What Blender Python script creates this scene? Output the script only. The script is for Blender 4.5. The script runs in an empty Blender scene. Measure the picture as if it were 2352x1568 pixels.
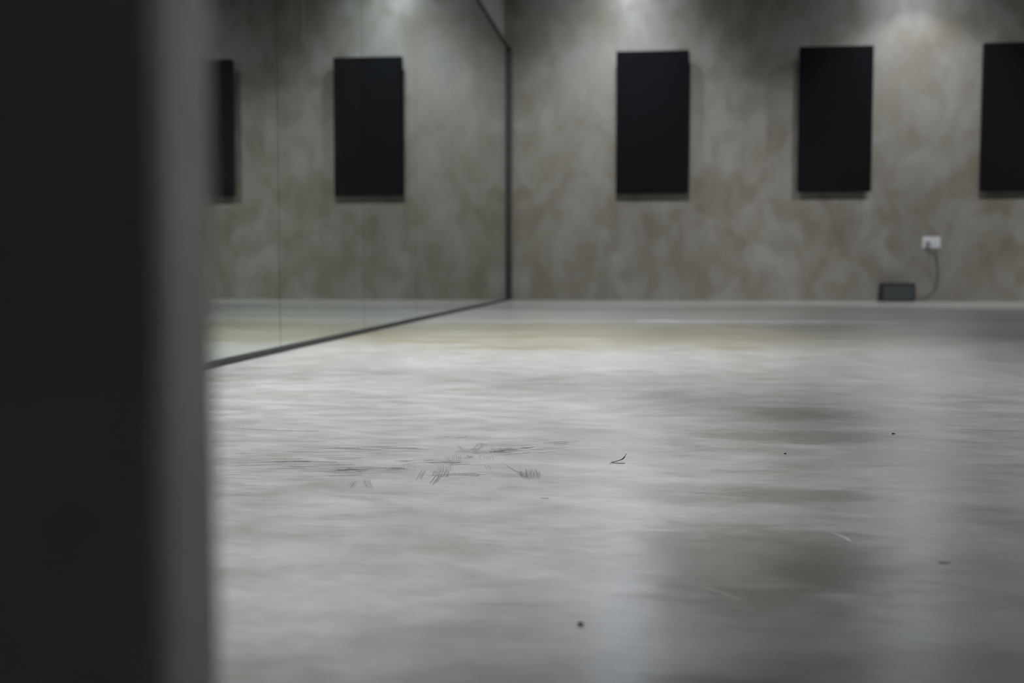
import bpy, bmesh, math, random
from mathutils import Vector, Matrix
random.seed(7)
sc = bpy.context.scene
COL = sc.collection

# ------------------------------------------------------------------ camera
F = 2650.0                                    # focal length in pixels of a 2352 px wide frame
PITCH = math.atan(167 / F)
YAW = math.atan(309 / F * math.cos(PITCH))
CAM_Z = 0.2715
cam_data = bpy.data.cameras.new('camera')
cam_data.sensor_width = 36.0
cam_data.lens = 36.0 * F / 2352.0
cam_data.clip_start = 0.02
cam_data.clip_end = 100
cam_data.dof.use_dof = True
cam_data.dof.focus_distance = 1.62
cam_data.dof.aperture_fstop = 4.6
cam = bpy.data.objects.new('camera', cam_data)
COL.objects.link(cam)
cam.location = (0, 0, CAM_Z)
cam.rotation_euler = (math.pi / 2 - PITCH, 0, YAW)
sc.camera = cam

# ------------------------------------------------------------------ world, exposure
w = bpy.data.worlds.new('world')
sc.world = w
w.use_nodes = True
w.node_tree.nodes['Background'].inputs[0].default_value = (0.012, 0.013, 0.015, 1)
w.node_tree.nodes['Background'].inputs[1].default_value = 1.0
vs = sc.view_settings
vs.view_transform = 'Standard'
vs.look = 'None'
vs.gamma = 1.0
vs.use_curve_mapping = False
vs.exposure = 1.5
sc.cycles.use_denoising = True
sc.cycles.max_bounces = 8
sc.cycles.sample_clamp_indirect = 3.0

# ------------------------------------------------------------------ room constants
WALL_Y = 10.02        # face of the back wall
LEFT_X = -1.23        # face of the left wall
MIRROR_X = -1.19      # face of the mirror glass
RIGHT_X = 5.6
CEIL = 2.80
FRONT_Y = -1.6
DY = 0.45             # wall washers stand this far off the back wall

# (name, x, y, power W, half angle deg, blend, tilt towards the back wall deg)
LAMPS = [
    ('back a', -0.17, WALL_Y - DY, 2, 53, 0.5, 0),
    ('back b', 2.19, WALL_Y - DY, 13, 53, 0.5, 0),
    ('back c', 4.53, WALL_Y - DY, 5, 53, 0.5, 0),
    ('mid a', -0.22, 7.2, 120, 36, 0.9, 50),
    ('mid b', 2.35, 7.2, 105, 36, 0.9, 50),
    ('fill wall', 4.53, 7.2, 80, 34, 0.9, 52),  # extra spot added to put more light on the back wall
    ('fill mid', -0.50, 6.6, 85, 50, 1.0, 0),  # fill light added to lift the far part of the floor
    ('mid c', -0.55, 3.8, 172, 44, 1.0, 0),
    ('mid d', 2.19, 4.6, 8, 46, 1.0, 0),
    ('near a', -0.91, 1.6, 98, 26, 0.5, 0),
    ('fill near', 2.60, 1.5, 330, 46, 0.9, 0),  # fill light added to brighten the pillar's side and the floor at right
]

# ------------------------------------------------------------------ helpers
def tag(o, label, cat, group=None):
    o['label'] = label
    o['category'] = cat
    if group:
        o['group'] = group
    return o

def empty(name, loc, rot=(0, 0, 0)):
    o = bpy.data.objects.new(name, None)
    o.empty_display_size = 0.1
    o.location = loc
    o.rotation_euler = rot
    COL.objects.link(o)
    return o

def obj(name, bm, mat, parent=None, loc=(0, 0, 0), smooth=False):
    me = bpy.data.meshes.new(name)
    bm.normal_update()
    bm.to_mesh(me)
    bm.free()
    if smooth:
        for p in me.polygons:
            p.use_smooth = True
    me.materials.append(mat)
    o = bpy.data.objects.new(name, me)
    o.location = loc
    o.parent = parent
    COL.objects.link(o)
    return o

def box(bm, x0, x1, y0, y1, z0, z1, bev=0.0, seg=2):
    r = bmesh.ops.create_cube(bm, size=1.0, matrix=Matrix.Translation(((x0 + x1) / 2, (y0 + y1) / 2, (z0 + z1) / 2))
                              @ Matrix.Diagonal((x1 - x0, y1 - y0, z1 - z0, 1)))
    if bev > 0:
        es = list({e for v in r['verts'] for e in v.link_edges})
        bmesh.ops.bevel(bm, geom=es, offset=bev, segments=seg, affect='EDGES', profile=0.5)
    return bm

def boxm(*a, **k):
    bm = bmesh.new()
    return box(bm, *a, **k)

def lathe(bm, prof, n=32, cx=0, cy=0):
    rings = []
    for r, z in prof:
        rings.append([bm.verts.new((cx + r * math.cos(2 * math.pi * i / n), cy + r * math.sin(2 * math.pi * i / n), z))
                      for i in range(n)])
    for a, b in zip(rings, rings[1:]):
        for i in range(n):
            bm.faces.new((a[i], a[(i + 1) % n], b[(i + 1) % n], b[i]))
    return rings

def tube(bm, pts, r, n=10):
    pts = [Vector(p) for p in pts]
    rings = []
    up = Vector((0, 1, 0.01))
    for i, p in enumerate(pts):
        t = (pts[min(i + 1, len(pts) - 1)] - pts[max(i - 1, 0)]).normalized()
        a = t.cross(up).normalized()
        b = t.cross(a).normalized()
        rr = r[i] if isinstance(r, (list, tuple)) else r
        rings.append([bm.verts.new(p + a * rr * math.cos(2 * math.pi * k / n) + b * rr * math.sin(2 * math.pi * k / n))
                      for k in range(n)])
    for a, b in zip(rings, rings[1:]):
        for i in range(n):
            bm.faces.new((a[i], a[(i + 1) % n], b[(i + 1) % n], b[i]))
    bm.faces.new(rings[0][::-1])
    bm.faces.new(rings[-1])

def spline(ctrl, n=12):
    P = [Vector(c) for c in ctrl]
    P = [P[0] * 2 - P[1]] + P + [P[-1] * 2 - P[-2]]
    out = []
    for i in range(1, len(P) - 2):
        p0, p1, p2, p3 = P[i - 1:i + 3]
        for k in range(n):
            t = k / n
            out.append(0.5 * ((2 * p1) + (p2 - p0) * t + (2 * p0 - 5 * p1 + 4 * p2 - p3) * t * t
                              + (3 * p1 - p0 - 3 * p2 + p3) * t ** 3))
    out.append(P[-2])
    return out

class NT:
    """Small builder for material node trees."""
    def __init__(self, name):
        self.m = bpy.data.materials.new(name)
        self.m.use_nodes = True
        self.t = self.m.node_tree
        self.b = self.t.nodes['Principled BSDF']
        self._pos = None
    def n(self, kind, **props):
        x = self.t.nodes.new(kind)
        for k, v in props.items():
            setattr(x, k, v)
        return x
    def l(self, a, b):
        self.t.links.new(a, b)
    def pos(self):
        if self._pos is None:
            self._pos = self.n('ShaderNodeTexCoord').outputs['Object']
        return self._pos
    def mapping(self, loc=(0, 0, 0), rot=(0, 0, 0), scale=(1, 1, 1), src=None):
        m = self.n('ShaderNodeMapping')
        m.inputs['Location'].default_value = loc
        m.inputs['Rotation'].default_value = rot
        m.inputs['Scale'].default_value = scale
        self.l(src or self.pos(), m.inputs['Vector'])
        return m.outputs[0]
    def noise(self, vec, scale, detail=3.0, rough=0.5, dist=0.0):
        x = self.n('ShaderNodeTexNoise')
        x.inputs['Scale'].default_value = scale
        x.inputs['Detail'].default_value = detail
        x.inputs['Roughness'].default_value = rough
        x.inputs['Distortion'].default_value = dist
        self.l(vec, x.inputs['Vector'])
        return x.outputs['Fac']
    def rng(self, v, a, b, c=0.0, d=1.0, smooth=True):
        x = self.n('ShaderNodeMapRange')
        x.interpolation_type = 'SMOOTHSTEP' if smooth else 'LINEAR'
        self.l(v, x.inputs['Value'])
        for k, q in (('From Min', a), ('From Max', b), ('To Min', c), ('To Max', d)):
            x.inputs[k].default_value = q
        return x.outputs['Result']
    def math(self, op, a, b=None, clamp=False):
        x = self.n('ShaderNodeMath', operation=op)
        x.use_clamp = clamp
        for i, q in enumerate((a, b)):
            if q is None:
                continue
            if isinstance(q, (int, float)):
                x.inputs[i].default_value = q
            else:
                self.l(q, x.inputs[i])
        return x.outputs[0]
    def mix(self, fac, a, b, mode='MIX'):
        x = self.n('ShaderNodeMix', data_type='RGBA', blend_type=mode)
        for i, q in ((0, fac), (6, a), (7, b)):
            if isinstance(q, (int, float)):
                x.inputs[i].default_value = q
            elif isinstance(q, tuple):
                x.inputs[i].default_value = (*q, 1)
            else:
                self.l(q, x.inputs[i])
        return x.outputs[2]
    def bump(self, h, strength=0.2, dist=0.01):
        x = self.n('ShaderNodeBump')
        x.inputs['Strength'].default_value = strength
        x.inputs['Distance'].default_value = dist
        self.l(h, x.inputs['Height'])
        self.l(x.outputs[0], self.b.inputs['Normal'])
    def set(self, **k):
        for key, v in k.items():
            s = self.b.inputs[key.replace('_', ' ')]
            if isinstance(v, tuple):
                s.default_value = (*v, 1)
            elif isinstance(v, (int, float)):
                s.default_value = v
            else:
                self.l(v, s)

# ------------------------------------------------------------------ materials
def mat_plaster():
    """Grey trowelled polished plaster: warm olive patches under paler cool strokes."""
    g = NT('trowelled plaster')
    a = g.noise(g.mapping(rot=(0, 0.5, 0), scale=(1.0, 1.0, 0.75)), 2.3, 3.0, 0.55, 0.35)
    b = g.noise(g.mapping(loc=(7, 3, 1), rot=(0, -0.6, 0), scale=(1.0, 1.0, 0.7)), 4.6, 3.0, 0.55, 0.5)
    c = g.noise(g.mapping(loc=(2, 9, 4)), 22.0, 3.0, 0.6)
    s = g.math('ADD', g.rng(a, 0.36, 0.66), g.rng(b, 0.36, 0.66))
    s = g.math('MULTIPLY', s, 0.5)
    s = g.math('ADD', s, g.math('MULTIPLY', g.math('SUBTRACT', c, 0.5), 0.22))
    col = g.mix(g.rng(s, 0.1, 0.95, smooth=False), (0.166, 0.150, 0.113), (0.243, 0.231, 0.206))
    g.set(Base_Color=col, Roughness=g.rng(b, 0.3, 0.7, 0.36, 0.52), Specular_IOR_Level=0.45)
    g.bump(c, 0.10, 0.004)
    return g.m

def ellipse(g, cx, cy, rx, ry, warp, edge=0.55, amp=0.5):
    """Mask of a stain of its own shape, in floor metres."""
    v = g.mapping(loc=(-cx / rx, -cy / ry, 0), scale=(1 / rx, 1 / ry, 0))
    ln = g.n('ShaderNodeVectorMath', operation='LENGTH')
    g.l(v, ln.inputs[0])
    d = g.math('ADD', ln.outputs['Value'], g.math('MULTIPLY', g.math('SUBTRACT', warp, 0.5), amp * 2))
    return g.rng(d, edge, 1.25, 1.0, 0.0)

def mat_floor():
    """Pale polished screed with trowel clouds, fine scratches and old brown stains."""
    g = NT('polished screed')
    big = g.noise(g.mapping(scale=(1, 1.25, 1)), 2.4, 4, 0.5, 0.3)
    mid = g.noise(g.mapping(loc=(3, 1, 0), rot=(0, 0, 0.25), scale=(1, 1.6, 1)), 10.0, 4, 0.5, 0.25)
    fine = g.noise(g.mapping(loc=(9, 4, 0), rot=(0, 0, -0.12), scale=(1, 3.5, 1)), 36.0, 4, 0.6, 0.3)
    grit = g.noise(g.mapping(loc=(1, 1, 0)), 420.0, 2, 0.6)
    s = g.math('ADD', g.math('MULTIPLY', g.math('SUBTRACT', big, 0.5), 0.75), g.math('MULTIPLY', g.math('SUBTRACT', mid, 0.5), 1.2))
    s = g.math('ADD', s, g.math('MULTIPLY', g.math('SUBTRACT', fine, 0.5), 0.9))
    s = g.math('ADD', s, g.math('MULTIPLY', g.math('SUBTRACT', grit, 0.5), 0.10))
    s = g.math('ADD', s, 0.5)
    col = g.mix(g.rng(s, 0.15, 0.85, smooth=False), (0.44, 0.427, 0.395), (0.72, 0.71, 0.68))
    # fine dark drag marks, almost parallel, in patches
    drag = g.noise(g.mapping(loc=(5, 2, 0), rot=(0, 0, 0.10), scale=(1, 22, 1)), 9.0, 4, 0.7, 0.3)
    patch = g.noise(g.mapping(loc=(4, 8, 0), scale=(0.7, 1.6, 1)), 3.4, 2, 0.5)
    dm = g.math('MULTIPLY', g.rng(drag, 0.50, 0.68), g.rng(patch, 0.38, 0.78))
    col = g.mix(g.math('MULTIPLY', dm, 0.6), col, (0.17, 0.17, 0.16))
    light = g.noise(g.mapping(loc=(8, 6, 0), rot=(0, 0, -0.2), scale=(1, 12, 1)), 7.0, 4, 0.7, 0.3)
    lm = g.math('MULTIPLY', g.rng(light, 0.52, 0.72), g.rng(patch, 0.66, 0.24))
    col = g.mix(g.math('MULTIPLY', lm, 0.6), col, (0.72, 0.72, 0.70))
    # old stains
    warp = g.noise(g.mapping(loc=(6, 6, 0), scale=(1, 1, 1)), 5.0, 4, 0.6, 0.5)
    warp_s = g.noise(g.mapping(loc=(2, 6, 0), scale=(1, 2.6, 1)), 14.0, 5, 0.65, 0.5)
    streak = g.noise(g.mapping(loc=(2, 2, 0), scale=(0.5, 2.6, 1)), 3.2, 4, 0.6, 0.6)
    yel = ellipse(g, -0.25, 4.9, 1.35, 1.15, warp, 0.5, 0.45)
    yel = g.math('MULTIPLY', yel, g.rng(streak, 0.34, 0.60, 0.25, 1.0))
    col = g.mix(g.math('MULTIPLY', yel, 0.85), col, (0.33, 0.285, 0.15))
    for cx, cy, rx, ry, k in STAINS:
        e = ellipse(g, cx, cy, rx, ry, warp_s, 0.45, 0.85)
        e = g.math('MULTIPLY', e, g.rng(mid, 0.36, 0.60, 0.55, 1.0))
        col = g.mix(g.math('MULTIPLY', e, k), col, (0.15, 0.13, 0.095))
    # darker, smoother screed behind the joint strip
    sep = g.n('ShaderNodeSeparateXYZ')
    g.l(g.pos(), sep.inputs[0])
    back = g.rng(sep.outputs['Y'], 6.0, 6.35)
    col = g.mix(g.math('MULTIPLY', back, 0.85), col, (0.37, 0.362, 0.342))
    rough = g.math('ADD', g.rng(mid, 0.3, 0.7, 0.285, 0.33), g.math('MULTIPLY', g.math('SUBTRACT', fine, 0.5), 0.03))
    g.set(Base_Color=col, Roughness=rough, Specular_IOR_Level=1.0, Coat_Weight=0.6, Coat_Roughness=0.29, Coat_IOR=1.6)
    h = g.math('ADD', g.math('MULTIPLY', mid, 1.0), g.math('MULTIPLY', fine, 0.25))
    g.bump(h, 0.45, 0.004)
    return g.m

STAINS = [
    (0.28, 2.20, 0.11, 0.13, 0.55),
    (0.25, 1.90, 0.18, 0.08, 0.55),
    (0.17, 1.40, 0.12, 0.06, 0.50),
    (0.11, 1.08, 0.17, 0.17, 0.60),
    (0.17, 1.06, 0.07, 0.08, 0.40),
    (0.07, 0.93, 0.10, 0.06, 0.35),
    (0.05, 0.74, 0.06, 0.04, 0.45),
    (0.22, 0.80, 0.09, 0.05, 0.35),
    (0.80, 5.6, 0.35, 0.30, 0.30),
    (1.35, 4.9, 0.55, 0.30, 0.25),
    (-0.02, 4.6, 0.35, 0.15, 0.20),
]

def mat_plain(name, col, rough=0.6, spec=0.4, metal=0.0, scale=40.0, amt=0.12, bump=0.0):
    g = NT(name)
    nz = g.noise(g.pos(), scale, 3, 0.6)
    dark = tuple(c * (1 - amt) for c in col)
    lite = tuple(min(1, c * (1 + amt)) for c in col)
    g.set(Base_Color=g.mix(g.rng(nz, 0.3, 0.7), dark, lite), Roughness=rough, Specular_IOR_Level=spec, Metallic=metal)
    if bump:
        g.bump(nz, bump, 0.003)
    return g.m

def mat_mirror():
    g = NT('mirror glass')
    st = g.noise(g.mapping(scale=(1, 9, 0.5)), 2.4, 4, 0.65, 0.3)
    sm = g.noise(g.mapping(loc=(2, 5, 3), scale=(1, 1.4, 1)), 5.0, 4, 0.7, 0.9)
    g.set(Base_Color=(0.70, 0.765, 0.725), Metallic=1.0, Roughness=0.0)
    film = g.n('ShaderNodeBsdfDiffuse')
    film.inputs['Color'].default_value = (0.30, 0.33, 0.33, 1)
    ms = g.n('ShaderNodeMixShader')
    f = g.math('MULTIPLY', g.rng(st, 0.45, 0.75), g.rng(sm, 0.40, 0.70))
    g.l(g.math('ADD', g.math('MULTIPLY', f, 0.05), 0.008), ms.inputs[0])
    g.l(g.b.outputs[0], ms.inputs[1])
    g.l(film.outputs[0], ms.inputs[2])
    g.l(ms.outputs[0], g.t.nodes['Material Output'].inputs['Surface'])
    return g.m

def mat_emit(name, col, k):
    g = NT(name)
    g.set(Base_Color=(0.8, 0.8, 0.8), Emission_Color=col, Emission_Strength=k)
    return g.m

PLASTER = mat_plaster()
FLOOR = mat_floor()
MIRROR = mat_mirror()
FRAME = mat_plain('dark bronze metal', (0.030, 0.031, 0.030), 0.55, 0.3)
BACKING = mat_plain('mirror backing', (0.05, 0.055, 0.055), 0.8, 0.2)
FELT = mat_plain('black acoustic fabric', (0.0065, 0.007, 0.008), 0.95, 0.08, scale=300, amt=0.25)
DARKPAINT = mat_plain('charcoal paint', (0.055, 0.056, 0.058), 0.8, 0.2, scale=6, amt=0.15)
PALEWALL = mat_plain('pale painted wall', (0.42, 0.41, 0.39), 0.8, 0.2, scale=3, amt=0.06)
CEILING = mat_plain('dark ceiling paint', (0.05, 0.05, 0.05), 0.9, 0.1, scale=3, amt=0.1)
POST_DARK = mat_plain('matt grey board', (0.50, 0.495, 0.485), 0.75, 0.2, scale=5, amt=0.25)  # mid grey front of the pillar, darker than its side
POST_GREY = mat_plain('grey edge', (0.84, 0.82, 0.80), 0.7, 0.25, scale=12, amt=0.08)
WHITE = mat_plain('white plastic', (0.58, 0.59, 0.61), 0.35, 0.5, amt=0.03)
GREYPL = mat_plain('grey plastic', (0.20, 0.21, 0.22), 0.45, 0.4, amt=0.05)
BLACKPL = mat_plain('black plastic', (0.02, 0.02, 0.02), 0.5, 0.4)
CORD = mat_plain('dark cord rubber', (0.085, 0.083, 0.075), 0.6, 0.3)
BOXSIDE = mat_plain('dark case', (0.018, 0.020, 0.020), 0.6, 0.3)
BOXFRONT = mat_plain('grey grille cloth', (0.062, 0.070, 0.068), 0.8, 0.2, scale=200, amt=0.2)
SCUFF = mat_plain('black rubber scuff', (0.24, 0.24, 0.235), 0.8, 0.1, scale=300, amt=0.3)
SCRATCH = mat_plain('pale scratch', (0.75, 0.74, 0.72), 0.5, 0.3)
CRUMB = mat_plain('dark crumb', (0.03, 0.028, 0.026), 0.8, 0.2)
STEEL = mat_plain('lamp trim', (0.35, 0.35, 0.36), 0.35, 0.5, metal=0.8)
LAMP = mat_emit('lamp lens', (0.80, 0.87, 1.0), 190.0)
LAMP_HOT = mat_emit('hot lamp lens', (0.80, 0.87, 1.0), 300.0)
LAMP_SOFT = mat_emit('soft lamp lens', (0.86, 0.91, 1.0), 30.0)

# ------------------------------------------------------------------ setting
def struct(o):
    o['kind'] = 'structure'
    return o


T = 0.15
bm = bmesh.new()
box(bm, LEFT_X - T, RIGHT_X + T, FRONT_Y - T, WALL_Y + T, -0.12, 0.0)
floor = struct(obj('floor', bm, FLOOR))
struct(obj('ceiling', boxm(LEFT_X - T, RIGHT_X + T, FRONT_Y - T, WALL_Y + T, CEIL, CEIL + 0.12), CEILING))
struct(obj('wall_back', boxm(LEFT_X - T, RIGHT_X + T, WALL_Y, WALL_Y + T, 0, CEIL), PLASTER))
struct(obj('wall_left', boxm(LEFT_X - T, LEFT_X, FRONT_Y, WALL_Y, 0, CEIL), PLASTER))
struct(obj('wall_right', boxm(RIGHT_X, RIGHT_X + T, FRONT_Y, WALL_Y, 0, CEIL), PLASTER))
struct(obj('wall_front', boxm(LEFT_X - T, RIGHT_X + T, FRONT_Y - T, FRONT_Y, 0, CEIL), PALEWALL))
# pale screed joint strip across the room, the newer screed behind it
struct(obj('trim_1', boxm(-0.05, RIGHT_X, 5.90, 6.12, 0.0, 0.0015),
           mat_plain('pale joint filler', (0.56, 0.56, 0.54), 0.4, 0.5, scale=4, amt=0.15)))

# ------------------------------------------------------------------ wall mirror
def wall_mirror():
    y0, y1, z0, z1 = 0.35, 9.96, 0.0, 2.163
    r = empty('wall_mirror', (MIRROR_X, (y0 + y1) / 2, 0))
    tag(r, 'long wall mirror in thin dark trim, standing on the floor along the left wall', 'mirror')
    cx, cy = MIRROR_X, (y0 + y1) / 2
    obj('backing_board', boxm(-0.034, -0.007, y0 - cy, y1 - cy, z0 + 0.002, z1), BACKING, r)
    seams = [y0, 1.45, 2.55, 3.66, 4.79, 5.92, 7.05, 8.18, y1]
    for a, b in zip(seams, seams[1:]):
        obj('mirror_pane', boxm(-0.006, 0.0, a + 0.002 - cy, b - 0.002 - cy, z0 + 0.012, z1 - 0.012), MIRROR, r)
    bm = bmesh.new()
    fw, fo, fv = 0.016, 0.014, 0.028
    box(bm, -0.034, fo, y0 - cy, y1 - cy, z0 + 0.001, z0 + fw, 0.001, 1)
    box(bm, -0.034, fo, y0 - cy, y1 - cy, z1 - fw, z1, 0.001, 1)
    box(bm, -0.034, fv, y1 - cy - 0.002, y1 - cy + fw, z0 + 0.001, z1, 0.001, 1)
    box(bm, -0.034, fo, y0 - cy - fw, y0 - cy + 0.002, z0 + 0.001, z1, 0.001, 1)
    obj('frame', bm, FRAME, r)
wall_mirror()

# ------------------------------------------------------------------ acoustic panels
def acoustic_panel(x0, x1, z0, z1, tilt=0.0, label=''):
    t, gap = 0.045, 0.050
    w_, h_ = x1 - x0, z1 - z0
    r = empty('acoustic_panel', ((x0 + x1) / 2, WALL_Y, z0), (0, tilt, 0))
    tag(r, label, 'panel', 'black acoustic panels on the back wall')
    obj('padded_face', boxm(-w_ / 2, w_ / 2, -gap - t, -gap - 0.010, 0, h_, bev=0.005, seg=3), FELT, r)
    obj('backing_frame', boxm(-w_ / 2 + 0.006, w_ / 2 - 0.006, -gap - 0.0105, -gap, 0.006, h_ - 0.006), BLACKPL, r)
    for sx in (-1, 1):
        for zz in (0.15, h_ - 0.15):
            x = sx * (w_ / 2 - 0.12)
            obj('wall_spacer', boxm(x - 0.02, x + 0.02, -gap - 0.001, 0.0, zz - 0.02, zz + 0.02), BLACKPL, r)
    return r
acoustic_panel(-0.266, 0.343, 0.908, 2.104, 0, 'black rectangular acoustic panel on the back wall, nearest to the mirror')
acoustic_panel(1.250, 1.850, 0.911, 2.110, 0, 'black rectangular acoustic panel, middle one, above and left of the white socket')
acoustic_panel(2.722, 3.330, 0.907, 2.110, 0, 'black acoustic panel cut off by the right edge of the photo')

# ------------------------------------------------------------------ socket, cord, box
def wall_socket():
    cx, cz = 2.363, 0.490
    r = empty('wall_socket', (cx, WALL_Y - 0.0005, cz))
    tag(r, 'white double wall socket low on the back wall with a dark plug in it', 'socket')
    obj('plate', boxm(-0.072, 0.072, -0.009, 0, -0.047, 0.047, bev=0.003), WHITE, r)
    for x in (-0.033, 0.033):
        m = obj('socket_module', boxm(x - 0.027, x + 0.027, -0.0125, -0.0085, -0.032, 0.032, bev=0.0015), WHITE, r)
        bm = bmesh.new()
        for dx, dz in ((-0.008, -0.008), (0.008, -0.008), (0, 0.010)):
            box(bm, x + dx - 0.002, x + dx + 0.002, -0.0131, -0.0124, dz - 0.004, dz + 0.004)
        h = obj('pin_hole', bm, BLACKPL, m)
wall_socket()

def power_cord():
    cx, cz, y = 2.363, 0.490, WALL_Y
    r = empty('power_cord', (0, 0, 0))
    tag(r, 'thin dark power cord hanging from the wall socket and curving down to the box', 'cord')
    bm = bmesh.new()
    box(bm, cx - 0.047, cx - 0.015, y - 0.046, y - 0.0136, cz - 0.033, cz + 0.010, 0.006, 3)
    obj('plug', bm, GREYPL, r)
    pts = spline([(cx - 0.030, y - 0.040, cz - 0.030), (cx - 0.012, y - 0.035, cz - 0.062), (cx + 0.030, y - 0.03, cz - 0.085),
                  (cx + 0.046, y - 0.020, cz - 0.16), (cx + 0.056, y - 0.014, cz - 0.25), (cx + 0.052, y - 0.014, cz - 0.33),
                  (cx + 0.020, y - 0.018, cz - 0.41), (cx - 0.05, y - 0.03, cz - 0.455), (cx - 0.12, y - 0.045, 0.022),
                  (2.222, y - 0.055, 0.024)])
    bm = bmesh.new()
    tube(bm, pts, 0.0048)
    obj('cable', bm, CORD, r, smooth=True)
power_cord()

def equipment_box():
    x0, x1, z1 = 1.946, 2.215, 0.152
    d = 0.11
    r = empty('equipment_box', ((x0 + x1) / 2, WALL_Y - 0.015, 0))
    tag(r, 'small dark grey box with a paler front standing on the floor at the back wall', 'box')
    hw = (x1 - x0) / 2
    bm = bmesh.new()
    box(bm, -hw, hw, -d + 0.012, 0, 0.004, z1, 0.005)
    obj('case', bm, BOXSIDE, r)
    bm = bmesh.new()   # raised rim round the front
    rim = 0.012
    box(bm, -hw, hw, -d, -d + 0.014, 0.004, 0.004 + rim, 0.002)
    box(bm, -hw, hw, -d, -d + 0.014, z1 - rim, z1, 0.002)
    box(bm, -hw, -hw + rim, -d, -d + 0.014, 0.004, z1, 0.002)
    box(bm, hw - rim, hw, -d, -d + 0.014, 0.004, z1, 0.002)
    obj('front_rim', bm, BOXSIDE, r)
    bm = bmesh.new()
    box(bm, -hw + rim, hw - rim, -d + 0.006, -d + 0.012, 0.004 + rim, z1 - rim)
    obj('grille', bm, BOXFRONT, r)['label'] = 'paler grey front cloth'
    for sx in (-1, 1):
        for yy in (-d + 0.02, -0.015):
            bm = bmesh.new()
            lathe(bm, [(0.0001, 0), (0.008, 0), (0.009, 0.005), (0.0001, 0.005)], 12, sx * (hw - 0.02), yy)
            obj('foot', bm, BLACKPL, r)
equipment_box()

# ------------------------------------------------------------------ foreground post
def foreground_pillar():
    x_edge_near, y_near = -0.1107, 0.2525
    th = 0.0345
    wd = 0.34
    H = CEIL
    r = empty('pillar', (x_edge_near, y_near, 0))
    tag(r, 'dark blurred pillar with a lighter grey side, very close at the left edge', 'pillar')
    obj('dark_face', boxm(-wd, -0.0012, 0.0, 0.006, 0, H), POST_DARK, r)
    obj('grey_core', boxm(-wd, 0.0, 0.0062, th, 0, H, bev=0.0008, seg=1), POST_GREY, r)['label'] = 'lighter grey side of the pillar'
foreground_pillar()

# ------------------------------------------------------------------ downlights
def downlight(i, x, y, power, half, blend, tilt):
    r = empty('downlight', (x, y, CEIL))
    names = {'back a': 'recessed ceiling downlight washing the back wall above the panel nearest the mirror',
             'back b': 'recessed ceiling downlight washing the back wall right of the middle panel',
             'back c': 'recessed ceiling downlight washing the back wall in the far right corner',
             'mid a': 'recessed ceiling downlight in the second row near the mirror',
             'mid b': 'recessed ceiling downlight in the second row away from the mirror',
             'fill wall': 'added ceiling spot lighting the back wall, second row farthest right',
             'fill mid': 'added ceiling fill lamp between the second and third row beside the mirror',
             'mid c': 'recessed ceiling downlight in the third row near the mirror',
             'mid d': 'recessed ceiling downlight in the third row away from the mirror',
             'fill near': 'added ceiling fill lamp closest to the camera on the right',
             'near a': 'recessed ceiling downlight closest to the camera near the mirror'}
    tag(r, names[i], 'ceiling lamp', 'recessed ceiling downlights')
    bm = bmesh.new()
    lathe(bm, [(0.040, -0.0005), (0.042, -0.006), (0.055, -0.006), (0.058, -0.0005)], 32)
    obj('trim_ring', bm, STEEL, r, smooth=True)
    bm = bmesh.new()
    lathe(bm, [(0.0001, -0.002), (0.038, -0.002), (0.040, -0.0005)], 32)
    obj('lens', bm, LAMP_HOT if i == 'back a' else LAMP if i.startswith('back') else LAMP_SOFT, r)
    L = bpy.data.lights.new('spot_light', 'SPOT')
    L.energy = power
    L.color = (0.955, 0.97, 1.0)
    L.spot_size = math.radians(2 * half)
    L.spot_blend = blend
    L.shadow_soft_size = 0.04
    o = bpy.data.objects.new('spot_light', L)
    o.location = (0, 0, -0.012)
    o.rotation_euler = (math.radians(tilt), 0, 0)
    o.parent = r
    COL.objects.link(o)
for a in LAMPS:
    downlight(*a)

# ------------------------------------------------------------------ marks on the floor (surface wear, parts of the floor)
def stroke(bm, pts, wd, z=0.0004):
    pts = [Vector((p[0], p[1], z)) for p in pts]
    prev = None
    n = len(pts)
    for i, p in enumerate(pts):
        t = (pts[min(i + 1, n - 1)] - pts[max(i - 1, 0)]).normalized()
        s = Vector((-t.y, t.x, 0)) * wd / 2 * (0.35 + 0.65 * math.sin(math.pi * (i + 0.3) / n))
        a, b = bm.verts.new(p + s), bm.verts.new(p - s)
        if prev:
            bm.faces.new((prev[0], prev[1], b, a))
        prev = (a, b)

def hatch(bm, cx, cy, n, step, ln, ang, wd=0.0007, jit=0.2, row_ang=0.0):
    """A patch of short parallel rubber scuffs, as a shoe sole leaves."""
    for i in range(n):
        k = i - (n - 1) / 2
        x = cx + k * step * math.cos(row_ang) + random.uniform(-1, 1) * step * jit
        y = cy + k * step * math.sin(row_ang) + random.uniform(-1, 1) * step * jit
        l = ln * random.uniform(0.6, 1.1)
        a = ang + random.uniform(-0.06, 0.06)
        pts = [(x + math.cos(a) * l * (t - 0.5) + 0.002 * math.sin(3 * t), y + math.sin(a) * l * (t - 0.5)) for t in (0, .25, .5, .75, 1)]
        stroke(bm, pts, wd * random.uniform(0.6, 1.3))

def floor_pt(px, py):
    """Where the floor point seen at a picture position lies in the room (metres)."""
    cp, sp, cy_, sy = math.cos(PITCH), math.sin(PITCH), math.cos(YAW), math.sin(YAW)
    fw = Vector((-sy * cp, cy_ * cp, -sp))
    rt = Vector((cy_, sy, 0))
    d = fw * F + rt * (px - 1176) + rt.cross(fw) * (784 - py)
    return d.x * -CAM_Z / d.z, d.y * -CAM_Z / d.z

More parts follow.
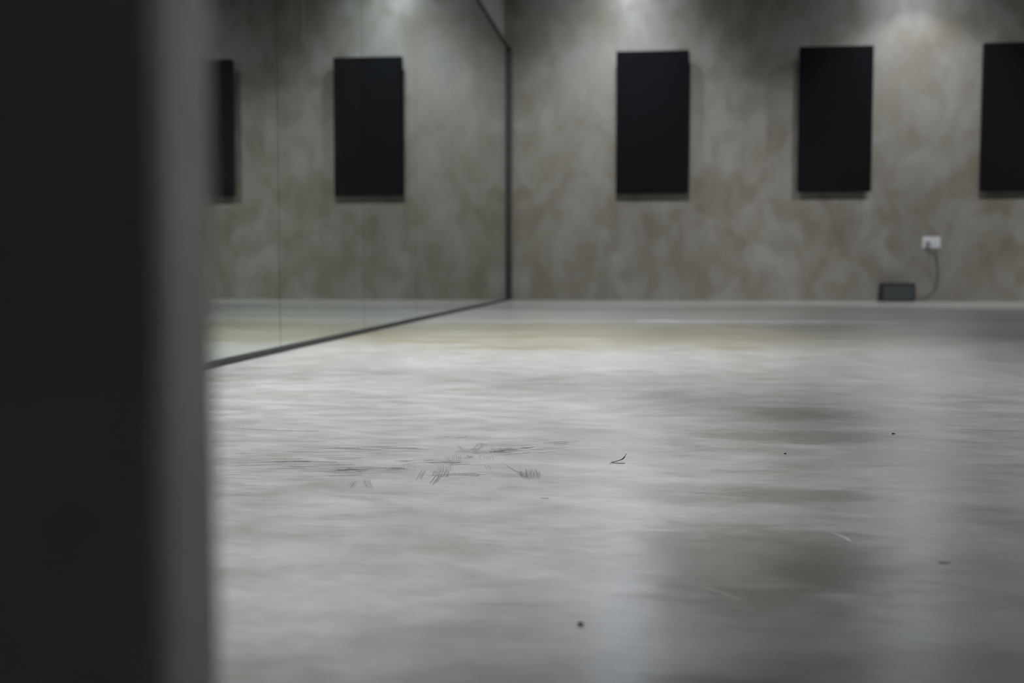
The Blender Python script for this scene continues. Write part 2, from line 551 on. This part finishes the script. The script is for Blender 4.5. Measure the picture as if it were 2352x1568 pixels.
def scuffs(bm, x, y, w_, h_, n, slant, wd=0.0006, drop=0.0):
    """n near-parallel sole scuffs in a patch w_ by h_ picture pixels around x, y."""
    for i in range(n):
        k = i / max(1, n - 1) - 0.5
        cx = x + k * w_ + random.uniform(-0.8, 0.8)
        cy = y + k * drop + random.uniform(-0.12, 0.12) * h_
        hh = h_ * random.uniform(0.55, 1.0)
        pts = [floor_pt(cx + slant * hh * t, cy - hh * t) for t in (-.5, -.25, 0, .25, .5)]
        stroke(bm, pts, wd * random.uniform(0.6, 1.25))

bm = bmesh.new()
scuffs(bm, 1218, 1089, 44, 22, 20, -0.10, 0.0008)
scuffs(bm, 1203, 1091, 22, 14, 10, -0.25, 0.0007, 6)
scuffs(bm, 1012, 1088, 34, 18, 12, 0.45, 0.0006)
scuffs(bm, 1002, 1102, 14, 22, 4, 0.75, 0.0008)
scuffs(bm, 1020, 1076, 30, 16, 9, 0.05, 0.0004)
scuffs(bm, 968, 1088, 10, 26, 4, 0.55, 0.0005)
scuffs(bm, 843, 1108, 16, 18, 9, -0.22, 0.0006)
scuffs(bm, 847, 1117, 16, 11, 7, -0.5, 0.0005)
scuffs(bm, 811, 1112, 14, 18, 5, 0.55, 0.0004)
scuffs(bm, 1040, 1051, 36, 14, 10, 0.10, 0.0005)
scuffs(bm, 1058, 1030, 6, 16, 3, -0.9, 0.0006)
scuffs(bm, 1096, 1028, 12, 22, 4, 1.0, 0.0005)
scuffs(bm, 1112, 1022, 12, 12, 5, -0.1, 0.0004)
scuffs(bm, 1078, 1050, 14, 12, 5, 0.9, 0.0004)
scuffs(bm, 1122, 1052, 18, 14, 5, -0.3, 0.0004)
scuffs(bm, 1122, 1074, 8, 18, 3, -0.5, 0.0005)
scuffs(bm, 1140, 1032, 24, 14, 7, 0.1, 0.0004)
scuffs(bm, 940, 1078, 26, 14, 5, 0.5, 0.0003)
scuffs(bm, 1008, 1036, 14, 16, 3, 0.7, 0.0003)
scuffs(bm, 1300, 1016, 8, 14, 3, -0.3, 0.0003)
stroke(bm, [floor_pt(*p) for p in ((1152, 1063), (1166, 1070), (1178, 1078), (1192, 1087))], 0.0006)
stroke(bm, [floor_pt(*p) for p in ((1045, 1043), (1070, 1044), (1085, 1052), (1100, 1052), (1106, 1044))], 0.0006)
obj('scuff_mark', bm, SCUFF, floor)
bm = bmesh.new()
# long flat drags beside the scuffs
for (x, y, ln, th, up, n) in ((1210, 1030, 190, 14, 12, 46), (1120, 1036, 110, 8, 4, 24), (1000, 1060, 150, 14, 4, 34), (1050, 1090, 110, 8, 0, 22),
                              (860, 1078, 200, 16, 2, 36), (700, 1062, 260, 30, 0, 42), (1040, 1005, 80, 6, 6, 10), (900, 1030, 240, 16, 0, 20)):
    for i in range(n):
        k = random.uniform(-0.5, 0.5)
        cx, cy = x + k * ln, y - k * up + random.gauss(0, th * 0.35)
        l = random.uniform(0.12, 0.38) * ln
        stroke(bm, [floor_pt(cx - l / 2, cy + up * l / ln / 2), floor_pt(cx, cy + random.uniform(-.6, .6)), floor_pt(cx + l / 2, cy - up * l / ln / 2)],
               random.uniform(0.0006, 0.0030))
stroke(bm, [(-0.70, 1.895), (-0.655, 1.885), (-0.60, 1.875), (-0.545, 1.872)], 0.010)
stroke(bm, [(-0.190, 1.56), (-0.182, 1.545), (-0.170, 1.525), (-0.160, 1.51)], 0.0008)
stroke(bm, [(-0.123, 1.348), (-0.119, 1.349), (-0.113, 1.349)], 0.004)
stroke(bm, [(0.53, 2.02), (0.60, 2.01), (0.68, 2.015)], 0.006)
stroke(bm, [(0.27, 1.092), (0.274, 1.092), (0.281, 1.092)], 0.008)
for i in range(26):
    x = random.uniform(0.0, 0.55)
    y = random.uniform(1.35, 2.4)
    l = random.uniform(0.02, 0.10)
    stroke(bm, [(x - l / 2, y), (x, y + random.uniform(-.006, .006)), (x + l / 2, y + random.uniform(-.01, .01))], random.uniform(0.0004, 0.0012))
obj('drag_mark', bm, mat_plain('faint grey drag', (0.40, 0.395, 0.38), 0.7, 0.2, scale=200, amt=0.3), floor)
bm = bmesh.new()
stroke(bm, [(0.190, 1.205), (0.196, 1.195), (0.202, 1.180), (0.204, 1.165)], 0.0035)
stroke(bm, [(0.096, 1.395), (0.106, 1.392), (0.112, 1.382), (0.114, 1.372)], 0.0010)
stroke(bm, [(0.41, 1.57), (0.45, 1.565), (0.50, 1.55)], 0.0015)
stroke(bm, [(0.42, 1.70), (0.47, 1.69), (0.50, 1.69)], 0.0010)
stroke(bm, [(0.052, 0.98), (0.066, 0.965), (0.078, 0.945)], 0.0018)
stroke(bm, [(0.115, 0.93), (0.118, 0.915), (0.124, 0.905)], 0.0014)
stroke(bm, [(-0.026, 1.46), (-0.020, 1.458), (-0.014, 1.450)], 0.0010)
obj('pale_scratch', bm, SCRATCH, floor)

# ------------------------------------------------------------------ crumbs and twig on the floor
def blob(name, x, y, r, label, seed, sq=0.5):
    rnd = random.Random(seed)
    bm = bmesh.new()
    bmesh.ops.create_icosphere(bm, subdivisions=2, radius=r)
    for v in bm.verts:
        v.co *= 1 + rnd.uniform(-0.22, 0.22)
        v.co.z *= sq
        v.co.x *= 1.25
    zmin = min(v.co.z for v in bm.verts)
    o = obj(name, bm, CRUMB, None, (x, y, -zmin), smooth=True)
    tag(o, label, 'crumb', 'dark crumbs on the floor')
blob('crumb', 0.405, 1.944, 0.0022, 'tiny dark crumb on the floor, right of the brownish stains', 1)
blob('crumb', 0.204, 1.714, 0.0016, 'tiny dark crumb on the floor just below the brownish stains', 2)
blob('crumb', -0.048, 0.865, 0.0019, 'round dark crumb on the bright patch of floor at the bottom of the photo', 3, 0.7)

def twig():
    r = empty('twig', (-0.037, 1.613, 0))
    tag(r, 'small bent dark twig lying on the floor right of the scuff marks', 'twig')
    bm = bmesh.new()
    tube(bm, spline([(-0.012, -0.020, 0.0008), (-0.0095, -0.006, 0.0012), (-0.004, 0.0, 0.0016), (0.004, 0.008, 0.0030), (0.0075, 0.012, 0.0055), (0.0105, 0.014, 0.0105)], 6),
         [0.0003] * 6 + [0.0005] * 12 + [0.0008] * 8 + [0.0004] * 5, 6)
    obj('stem', bm, CRUMB, r)
    bm = bmesh.new()
    tube(bm, spline([(-0.0095, -0.006, 0.0008), (0.0, -0.010, 0.0006), (0.009, -0.009, 0.0006)], 6), 0.0004, 6)
    obj('side_shoot', bm, CRUMB, r)
twig()
